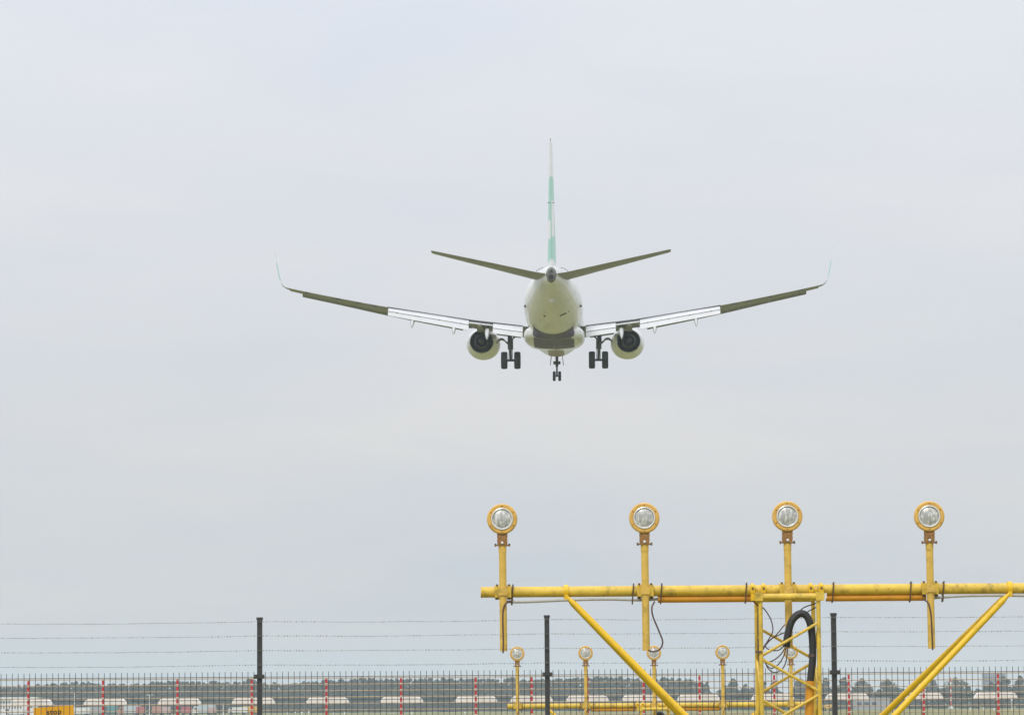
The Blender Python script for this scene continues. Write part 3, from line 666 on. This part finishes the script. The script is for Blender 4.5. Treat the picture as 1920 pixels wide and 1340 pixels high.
for j, z in enumerate((2.465, 2.342, 2.215, 2.090)):
    w = MB(); pts = []
    for i in range(4):
        for k in range(10):
            t = k / 10; x = lerp(postx[i], postx[i + 1], t); pts.append((x, -.04, z - .012 * 4 * t * (1 - t) * rng.uniform(.5, 1.0)))
    pts.append((postx[-1], -.04, z))
    w.tube(pts, .0007, 5)
    x = postx[0]; 
    while x < postx[-1]:
        i = min(len(pts) - 2, int((x - postx[0]) / (postx[-1] - postx[0]) * 40)); t = (x - pts[i][0]) / (pts[i + 1][0] - pts[i][0]); zz_ = lerp(pts[i][2], pts[i + 1][2], t)
        r = rng.uniform(.0035, .0075)
        w.add([(x - r * .9, -.04, zz_), (x + r * .9, -.04, zz_), (x, -.04 - r, zz_), (x, -.04 + r, zz_), (x, -.04, zz_ + r), (x, -.04, zz_ - r)], [(0, 2, 4), (2, 1, 4), (1, 3, 4), (3, 0, 4), (2, 0, 5), (1, 2, 5), (3, 1, 5), (0, 3, 5)])
        x += .0262
    w.build('barbed_wire', m_barb, fence, smooth=False)

# ------------------------------------------------------------------ stop sign on posts behind the fence
YS = 45.0
c = P(101.5, 1347, YS)
sg = thing('warning_sign', 'small orange board reading stop, seen low behind the fence at left', 'sign', (c.x, YS, 0))
ang = Matrix.Rotation(R(-3.2), 3, 'Y')
ph = .345
pc = Vector((0, 0, P(101.5, 1323.7, YS).z - ph / 2))
MB().box(pc, (.508, .012, ph), ang).build('board', m_sign, sg, smooth=False)
for sx in (-1, 1): MB().tube([(sx * .15, .03, 0), (sx * .15, .03, pc.z + .1)], .02, 10).build('leg', m_galv, sg)
fc = bpy.data.curves.new('lettering', 'FONT'); fc.body = 'stop'; fc.size = .096; fc.extrude = .001; fc.align_x = 'CENTER'; fc.align_y = 'CENTER'; fc.offset = .0022; fc.space_character = 1.12
fc.materials.append(m_ink)
tmp = link('lettering', fc); dg = bpy.context.evaluated_depsgraph_get(); tme = bpy.data.meshes.new_from_object(tmp.evaluated_get(dg)); bpy.data.objects.remove(tmp); fo = link('lettering', tme, sg); fo.location = pc + ang @ Vector((.005, -.0085, ph / 2 - .068)); fo.rotation_euler = (ang @ Matrix.Rotation(R(90), 3, 'X')).to_euler()

# ------------------------------------------------------------------ antenna masts and reflector rails beyond
YL = 124.0
mast_px = [53, 193, 332.5, 472, 612, 752, 892, 997, 1102, 1207, 1312, 1452, 1592, 1732, 1872]
mast_label = ['leftmost red and white antenna mast, beside the white office block', 'red and white antenna mast just right of the orange stop board', 'red and white antenna mast, third from left', 'red and white antenna mast just left of the left fence post',
    'red and white antenna mast, first to the right of the left fence post', 'red and white antenna mast, midway between the left and middle fence posts', 'red and white antenna mast, nearest left of the far gantry', 'red and white antenna mast just left of the middle fence post',
    'red and white antenna mast half behind the second far lamp pole', 'red and white antenna mast at the left edge of the far lattice mast', 'red and white antenna mast just left of the fourth far lamp', 'red and white antenna mast seen through the near lattice mast', 'red and white antenna mast just right of the right fence post',
    'red and white antenna mast crossed by the right hand yellow stays', 'rightmost red and white antenna mast, below the far tower block']
rail_z = [2.735 - .2215 * k for k in range(12)]
pitch = .2215
redme = MB().tube([(0, 0, -.074), (0, 0, .074)], .039, 12).mesh('red_band'); redme.materials.append(m_red)
for i, px in enumerate(mast_px):
    x = P(px, 1310, YL).x
    a = thing('antenna_mast', mast_label[i], 'antenna', (x, YL, 0), 0, 'red and white antenna masts in a row')
    MB().tube([(0, 0, 0), (0, 0, 2.765)], .036, 12).build('post', m_postwhite, a)
    for k in range(12):
        link('red_band', redme, a, (0, 0, rail_z[k] - pitch / 2))
    br = MB().tube([(.0, .05, 1.70), (0, .62, .95), (0, .9, .0)], .032, 10).build('back_stay', mat('stay_orange', (0.58, 0.13, 0.05), .5) if i == 0 else bpy.data.materials['stay_orange'], a)
    # the radome: a long capsule, flat below with rounded shoulders
    q = []; hl = .745; zt, zb = 2.07, 1.845; hh = zt - zb; rr = .215
    for k in range(9):
        t = k / 8 * math.pi / 2; q.append((-hl + rr - rr * math.cos(t), zb + hh * math.sin(t)))
    prof = q + [(-x_, z_) for x_, z_ in reversed(q)]
    secs = []
    for y_, k in ((.48, .72), (.50, .86), (.54, .96), (.60, 1.0), (.95, 1.0), (1.05, .93), (1.10, .75)):
        secs.append([(x_ * (.97 + .03 * k), y_, zb + (z_ - zb) * (.55 + .45 * k)) for x_, z_ in prof])
    ra = MB().loft(secs).build('radome', m_radome, a, angle=50)
    MB().tube([(0, .03, 1.80), (0, .9, 1.80)], .03, 8).build('arm', m_postwhite, ra)
rs = thing('reflector_screen', 'tan horizontal rails of the antenna reflector screen behind the fence', 'antenna screen', (0, YL - .06, 0))
xa, xb = P(-90, 1310, YL).x, P(2010, 1310, YL).x
for z in rail_z:
    MB().tube([(xa, 0, z), ((xa + xb) / 2, 0, z - .004), (xb, 0, z)], .0165, 8).build('rail', m_rail, rs)

# ------------------------------------------------------------------ trees at the far side of the airfield
import numpy as np
def leaf_material(name, c, c2):
    m = bpy.data.materials.new(name); m.use_nodes = True; t = m.node_tree; b = t.nodes['Principled BSDF']
    b.inputs['Roughness'].default_value = .7; b.inputs['Specular IOR Level'].default_value = .2
    g = t.nodes.new('ShaderNodeNewGeometry'); n = t.nodes.new('ShaderNodeTexNoise'); n.inputs['Scale'].default_value = .22; n.inputs['Detail'].default_value = 5
    t.links.new(g.outputs['Position'], n.inputs['Vector'])
    r = t.nodes.new('ShaderNodeValToRGB'); r.color_ramp.elements[0].position = .36; r.color_ramp.elements[1].position = .66
    r.color_ramp.elements[0].color = (*c, 1); r.color_ramp.elements[1].color = (*c2, 1)
    t.links.new(n.outputs[0], r.inputs[0]); t.links.new(r.outputs[0], b.inputs['Base Color']); return m
m_leaf = leaf_material('foliage', (.028, .048, .036), (.056, .080, .054))
m_leaf2 = leaf_material('autumn_foliage', (.05, .066, .03), (.115, .105, .05))
m_bark = mat('bark', (.09, .07, .05), .9)
nr = np.random.RandomState(5)
def crown(n, h, w, base=.12, shape=0, leaf=.55):
    """leaf clumps through the crown of a tree of unit placement: n quads"""
    nb = 14
    c = np.zeros((nb, 3)); r = np.zeros(nb)
    for i in range(nb):
        t = (i + .5) / nb; env = (1 - (2 * t - .95) ** 2 * .85) if shape == 0 else (1.05 - t) ** .7
        a = nr.uniform(0, 6.283); d = nr.uniform(.1, .75) * w * .5 * max(.2, env)
        c[i] = (d * math.cos(a), d * math.sin(a), h * (base + (1 - base) * t * .92)); r[i] = w * nr.uniform(.17, .27) * max(.45, env)
    k = nr.randint(0, nb, n); v = nr.normal(size=(n, 3)); v /= np.linalg.norm(v, axis=1)[:, None]
    p = c[k] + v * (r[k] * nr.uniform(.55, 1.12, n))[:, None]; p[:, 2] = np.clip(p[:, 2], .1, h)
    nrm = v + nr.normal(size=(n, 3)) * .6; nrm /= np.linalg.norm(nrm, axis=1)[:, None]
    t1 = np.cross(nrm, nr.normal(size=(n, 3))); t1 /= np.linalg.norm(t1, axis=1)[:, None]; t2 = np.cross(nrm, t1)
    s = nr.uniform(.55, 1.2, n)[:, None] * leaf
    q = np.stack([p - t1 * s, p + t2 * s * .7, p + t1 * s, p - t2 * s * .7], 1)
    return q.reshape(-1, 3)
def quads_mesh(name, v, m):
    me = bpy.data.meshes.new(name); n = len(v) // 4
    me.from_pydata(v.tolist(), [], [(4 * i, 4 * i + 1, 4 * i + 2, 4 * i + 3) for i in range(n)]); me.materials.append(m); return me
prof = [(-60, 1284), (0, 1284), (20, 1283), (40, 1283), (60, 1279), (85, 1280), (100, 1276), (112, 1279), (120, 1276), (140, 1274), (160, 1276), (180, 1278), (200, 1279), (220, 1277), (240, 1280), (265, 1279), (280, 1276), (295, 1274), (325, 1273), (360, 1273), (400, 1274), (435, 1276), (450, 1271), (462, 1268), (480, 1271), (490, 1277), (505, 1275), (520, 1277), (532, 1281),
    (550, 1278), (585, 1274), (600, 1272), (625, 1271), (660, 1269), (680, 1267), (700, 1268), (740, 1270), (800, 1268), (880, 1267), (928, 1268), (939, 1279), (950, 1268), (1020, 1270), (1060, 1268), (1120, 1266), (1160, 1267), (1200, 1268), (1260, 1266), (1290, 1270), (1310, 1273), (1328, 1276)]
def top_at(px):
    for (a, ya), (b, yb) in zip(prof, prof[1:]):
        if a <= px <= b: return lerp(ya, yb, (px - a) / (b - a))
    return 1280
allv = []; px = -70.0
while px < 1328:
    Yt = rng.uniform(1080, 1260); top = P(px, top_at(px) + rng.choice((-1.5, 0, 0, 1.5, 4)), Yt); h = top.z
    w = rng.uniform(4.5, 7.5); 
    if px > 1318: w = 3.5
    v = np.concatenate([crown(760, h, w, .05, 0 if rng.random() < .8 else 1, .42), crown(300, h * .72, w * 1.5, .02, 0, .6)]) + np.array([top.x, Yt, 0]); allv.append(v)
    px += rng.uniform(4, 7)
wood = link('wood', quads_mesh('wood', np.concatenate(allv), m_leaf)); tag(wood, 'long blue green belt of trees closing the airfield behind the fence', 'wood', None, 'stuff')
# low scrub at the foot of the trees, right hand half
allv = []; px = 1335.0
while px < 1990:
    Yt = rng.uniform(1000, 1060); p = P(px, (1297 if 1330 < px < 1356 or 1456 < px < 1484 else 1289) - .0074 * (px - 1600) + rng.uniform(-2, 3), Yt)
    allv.append(crown(420, p.z, 7, .02, 0, .5) + np.array([p.x, Yt, 0])); px += rng.uniform(12, 18)
scrub = link('hedge', quads_mesh('hedge', np.concatenate(allv), m_leaf)); tag(scrub, 'low dark hedge along the right half of the far field', 'hedge', None, 'stuff')
tree_list = [(1375, 1271, 44, 0, 'round dark tree clump, alone between two gaps left of the near mast'), (1357, 1281, 22, 0, 'low tree on the left flank of the lone round tree clump'), (1396, 1279, 24, 0, 'low tree on the right flank of the lone round tree clump'), (1432, 1275, 30, 0, 'tree behind the left leg of the near lattice mast'), (1452, 1270, 26, 0, 'tree seen through the near lattice mast, beside a gap of sky'),
    (1500, 1271, 36, 0, 'tree behind the right leg of the near lattice mast'), (1546, 1267, 30, 0, 'peaked dark tree just left of the right fence post'), (1580, 1266, 34, 0, 'tall dark tree just right of the right fence post'), (1617, 1270, 40, 1, 'rust tinted round tree, second clump right of the right fence post'), (1666, 1271, 46, 1, 'rust tinted round tree left of the yellow stays'),
    (1712, 1279, 26, 0, 'small tree behind the double yellow stays'), (1752, 1273, 46, 0, 'rounded tree just right of the double yellow stays'), (1793, 1268.5, 46, 1, 'reddish round tree beside the red and white far pole'), (1858, 1276, 28, 0, 'low tree in front of the far tower block'), (1882, 1264, 34, 0, 'tall tree covering the right side of the far tower block'), (1912, 1263, 34, 0, 'tree cut by the right edge of the picture'), (1530, 1272, 26, 0, 'dark tree between near mast and right fence post')]
for px, py, wpx, au, lab in tree_list:
    Yt = rng.uniform(1085, 1180); t = P(px, py, Yt); w = 1.2 * wpx / F * Yt
    o = thing('tree', lab, 'tree', (t.x, Yt, 0), 0, 'trees along the far side')
    me = quads_mesh('crown', np.concatenate([crown(2600, t.z, w * 1.05, .06, 0, .32), crown(700, t.z * .7, w * 1.25, .02, 0, .45)]), m_leaf2 if au else m_leaf); link('crown', me, o)
    MB().tube([(0, 0, -.1), (.05, 0, t.z * .4), (0, .05, t.z * .8)], [.28, .2, .06], 8).tube([(0, 0, t.z * .3), (w * .2, 0, t.z * .6)], [.12, .04], 6).tube([(0, 0, t.z * .35), (-w * .2, .2, t.z * .62)], [.12, .04], 6).build('trunk', m_bark, o)

# ------------------------------------------------------------------ far buildings
m_bwhite = mat('panel_white', (.74, .74, .74), .6, var=.05, scale=.3)
m_bgrey = mat('cladding_grey', (.30, .31, .33), .6, var=.08, scale=.2)
m_bblue = mat('tower_blue_grey', (.20, .22, .27), .6, var=.1, scale=.1)
m_glass = mat('dark_glass', (.05, .055, .09), .15)
def block(label, px0, px1, ytop, Y, depth, m, rows, pitch_, roof=True, name='office_block', wsize=(.36, .75), cat='building'):
    a, b = P(px0, ytop, Y), P(px1, ytop, Y); w = b.x - a.x; h = .5 * (a.z + b.z)
    o = thing(name, label, cat, ((a.x + b.x) / 2, Y + depth / 2, 0))
    MB().box((0, 0, h / 2 - .05), (w, depth, h + .1)).build('wall', m, o, smooth=False)
    if roof: MB().loft([[(-w / 2 - .3, y_, h), (w / 2 + .9, y_, h), (w / 2 + 1.25, y_, h + .42), (-w / 2 - .3, y_, h + .42)] for y_ in (-depth / 2 - .5, depth / 2 + .5)]).build('roof', m_bwhite, o, smooth=False)
    gme = MB().box((0, 0, 0), (wsize[0], .06, wsize[1])).mesh('window', smooth=False); gme.materials.append(m_glass)
    for zr, x0, x1 in rows:
        x = -w / 2 + x0
        while x < -w / 2 + x1 - wsize[0]:
            link('window', gme, o, (x, -depth / 2 - .01, zr)); x += pitch_
    return o
bl = block('low white office block with two rows of narrow windows at the left edge', -60, 63, 1309, 1000, 9, m_bwhite, [(P(20, 1316, 1000).z, .6, 15.2), (P(20, 1325, 1000).z, .6, 15.8)], .79)
block('low grey shed right of the right fence post', 1604, 1668, 1307, 960, 8, m_bgrey, [(1.6, 1.0, 8.0)], 2.0, False, 'shed', (1.2, .8), 'shed')
block('blue grey tower block rising behind the trees at far right', 1847, 1886, 1261, 1650, 12, m_bblue, [(z, .5, 9.4) for z in (9.5, 11.5, 13.0)], 1.25, False, 'tower_block', (.7, .9))

# ------------------------------------------------------------------ service vehicles and poles beyond the fence, left
m_cols = {}
def cm(name, c):
    if name not in m_cols: m_cols[name] = mat('vehicle_' + name, c, .4, var=.05, scale=.8, coat=.2)
    return m_cols[name]
VC = {'white': (.70, .70, .70), 'red': (.42, .09, .09), 'salmon': (.46, .21, .16), 'crimson': (.40, .07, .11), 'teal': (.05, .22, .24), 'pale_blue': (.45, .52, .58), 'yellow': (.70, .40, .04), 'grey': (.33, .34, .36), 'pink': (.52, .36, .36)}
def truck(label, px, Y, body, cab, w, h, l, side, name='box_truck', cat='truck'):
    """box body, cab, windscreen, lamps and wheels; side: seen from the side, else from the rear"""
    g = P(px, 1330, Y); o = thing(name, label, cat, (g.x, Y, 0), R(90) if side else 0, 'service vehicles parked at the far left')
    MB().box((0, -l * .12, .55 + (h - .55) / 2), (w, l * .72, h - .55)).build('body', cm(body, VC[body]), o, smooth=False)
    c = MB().loft([[(sx, y_, z_) for y_, z_ in ((l * .25, .45), (l * .5, .45), (l * .5, 1.25), (l * .42, min(h, 2.2)), (l * .25, min(h, 2.2)))] for sx in (-w * .48, w * .48)]).build('cab', cm(cab, VC[cab]), o, smooth=False)
    MB().box((0, l * .475, 1.62), (w * .85, .05, .5), Matrix.Rotation(R(14), 3, 'X')).build('windscreen', m_glass, c, smooth=False)
    for sx in (-1, 1):
        MB().box((sx * w * .482, l * .36, 1.6), (.03, l * .12, .45)).build('side_window', m_glass, c, smooth=False)
        MB().box((sx * w * .36, -l * .483, .75), (.22, .05, .18)).build('tail_light', cm('red', VC['red']), o, smooth=False)
        for y_ in (-l * .3, l * .36):
            MB().lathe([(-.12, .2), (-.12, .42), (.12, .42), (.12, .2)], (sx * w * .42, y_, .42), axis='X', n=14).build('wheel', m_tyre, o)
    MB().box((0, -l * .12, .5), (w * .9, l * .7, .12)).build('chassis', m_dark, o, smooth=False)
    return o
truck('white van beside the orange stop board', 150, 905, 'white', 'white', 2.0, 2.1, 5.2, True, 'van', 'van')
truck('grey van left of the second antenna mast', 178, 930, 'grey', 'white', 2.0, 2.3, 5.0, True, 'van', 'van')
truck('white van parked in front of the white office block', 30, 905, 'white', 'white', 2.0, 1.9, 5.4, True, 'van', 'van')
truck('teal box truck right of the second antenna mast', 211, 980, 'teal', 'white', 2.4, 3.0, 5.5, False)
truck('pale blue truck between the teal truck and the red truck', 243, 930, 'pale_blue', 'salmon', 2.3, 2.5, 5.8, True)
truck('red box truck left of the white lamp post', 264, 900, 'red', 'white', 2.1, 2.2, 4.6, False)
truck('salmon red truck between the white lamp post and third antenna mast', 295, 915, 'salmon', 'white', 2.2, 2.3, 4.8, False)
truck('pink truck just left of the third antenna mast', 312, 930, 'pink', 'red', 2.1, 2.2, 5.0, False)
truck('crimson box truck just right of the third antenna mast', 350, 880, 'crimson', 'white', 2.2, 2.1, 5.0, False)
truck('pale blue truck between the crimson truck and short white pole', 383, 930, 'pale_blue', 'white', 2.4, 2.8, 6.0, True)
truck('pink van left of the short white pole', 398, 890, 'pink', 'white', 1.9, 1.9, 4.4, False, 'van', 'van')
truck('white van right of the short white pole', 447, 900, 'white', 'white', 1.9, 1.9, 5.0, True, 'van', 'van')
truck('yellow truck at the fourth antenna mast', 470, 905, 'yellow', 'yellow', 2.0, 2.1, 4.6, True)
truck('small yellow field vehicle left of the right fence post', 1553, 800, 'yellow', 'yellow', 1.3, 1.5, 2.4, True, 'utility_vehicle', 'vehicle')
def pole(label, px, ytop, Y, arms, m=None):
    t = P(px, ytop, Y); o = thing('lamp_post', label, 'lamp post', (t.x, Y, 0), 0, 'pale poles beyond the fence')
    MB().tube([(0, 0, 0), (0, 0, t.z)], [.11, .07], 8).build('pole', m_tag, o)
    if arms:
        MB().tube([(-.65, 0, t.z - .05), (.65, 0, t.z - .05)], .05, 6).build('arm', m_tag, o)
        for sx in (-1, 1): MB().box((sx * .65, 0, t.z - .06), (.5, .22, .12)).build('lantern', m_bwhite, o, smooth=False)
    else: MB().lathe([(0, .07), (.1, .14), (.35, .13), (.45, .02)], (0, 0, t.z - .2), axis='Z', n=10, cap1=True).build('lantern', m_tag, o)
pole('pale lamp post with two arms left of the third antenna mast', 280.5, 1301.5, 930, True)
pole('short white pole between the third and fourth antenna masts', 418.5, 1320, 870, False)
pole('thin pale pole right above the orange stop board', 140, 1299, 990, False)
pole('thin pale pole right of the left fence post, against the trees', 573, 1279, 990, False)
# red and white far mast and white field markers
t = P(1782, 1270, 1000)
fm = thing('marker_mast', 'thin red and white pole far off, between stays and right edge', 'mast', (t.x, 1000, 0))
for k in range(8):
    z0, z1 = t.z * k / 8, t.z * (k + 1) / 8
    MB().tube([(0, 0, z0 + .004), (0, 0, z1)], .22, 10).build('red_section' if k % 2 else 'white_section', m_red if k % 2 else m_postwhite, fm)
MB().box((0, 0, .3), (1.2, 1.2, .6)).build('base', m_bwhite, fm, smooth=False)
mk = [(1845, 1327, 'white marker post in the far grass, right of the far pole'), (1819, 1327, 'white marker post nearest the far pole'), (1897, 1311, 'tall white marker post by the rightmost antenna mast'), (1864, 1329, 'white marker post just left of the rightmost antenna mast'),
      (540, 1336, 'white field light right of the left fence post'), (553, 1335, 'second white field light right of the left fence post'), (566, 1335, 'third white field light right of the left fence post'), (579, 1334, 'fourth white field light right of the left fence post'), (626, 1336, 'white field light right of the fifth antenna mast'), (646, 1336, 'second white field light right of the fifth antenna mast'),
      (735, 1336, 'white field light left of the sixth antenna mast'), (772, 1336, 'white field light right of the sixth antenna mast'), (872, 1335, 'white field light left of the seventh antenna mast'), (1047, 1334, 'white field light right of the middle fence post')]
for px, py, lab in mk:
    Y = 700; t = P(px, py, Y)
    o = thing('field_light', lab, 'field light', (t.x, Y, 0), 0, 'white field lights in the far grass')
    MB().tube([(0, 0, 0), (0, 0, max(.35, t.z))], .055, 8).build('stem', m_tag, o)
    MB().lathe([(-.14, .05), (-.12, .16), (.06, .17), (.14, .08)], (0, 0, max(.4, t.z)), axis='Z', n=12, cap0=True, cap1=True).build('head', m_tag, o)

# ------------------------------------------------------------------ haze
hz = MB().box((0, 1600, 24), (8200, 5600, 50)).build('haze', bpy.data.materials.new('haze_air'), None, smooth=False)
hz['kind'] = 'stuff'; hz['label'] = 'thin pale haze over the whole airfield'
hm = bpy.data.materials['haze_air']; hm.use_nodes = True; ht = hm.node_tree; ht.nodes.clear()
ho = ht.nodes.new('ShaderNodeOutputMaterial'); hv = ht.nodes.new('ShaderNodeVolumePrincipled')
hv.inputs['Density'].default_value = .00027; hv.inputs['Color'].default_value = (.76, .88, 1.0, 1); hv.inputs['Anisotropy'].default_value = 0.1
ht.links.new(hv.outputs[0], ho.inputs['Volume'])
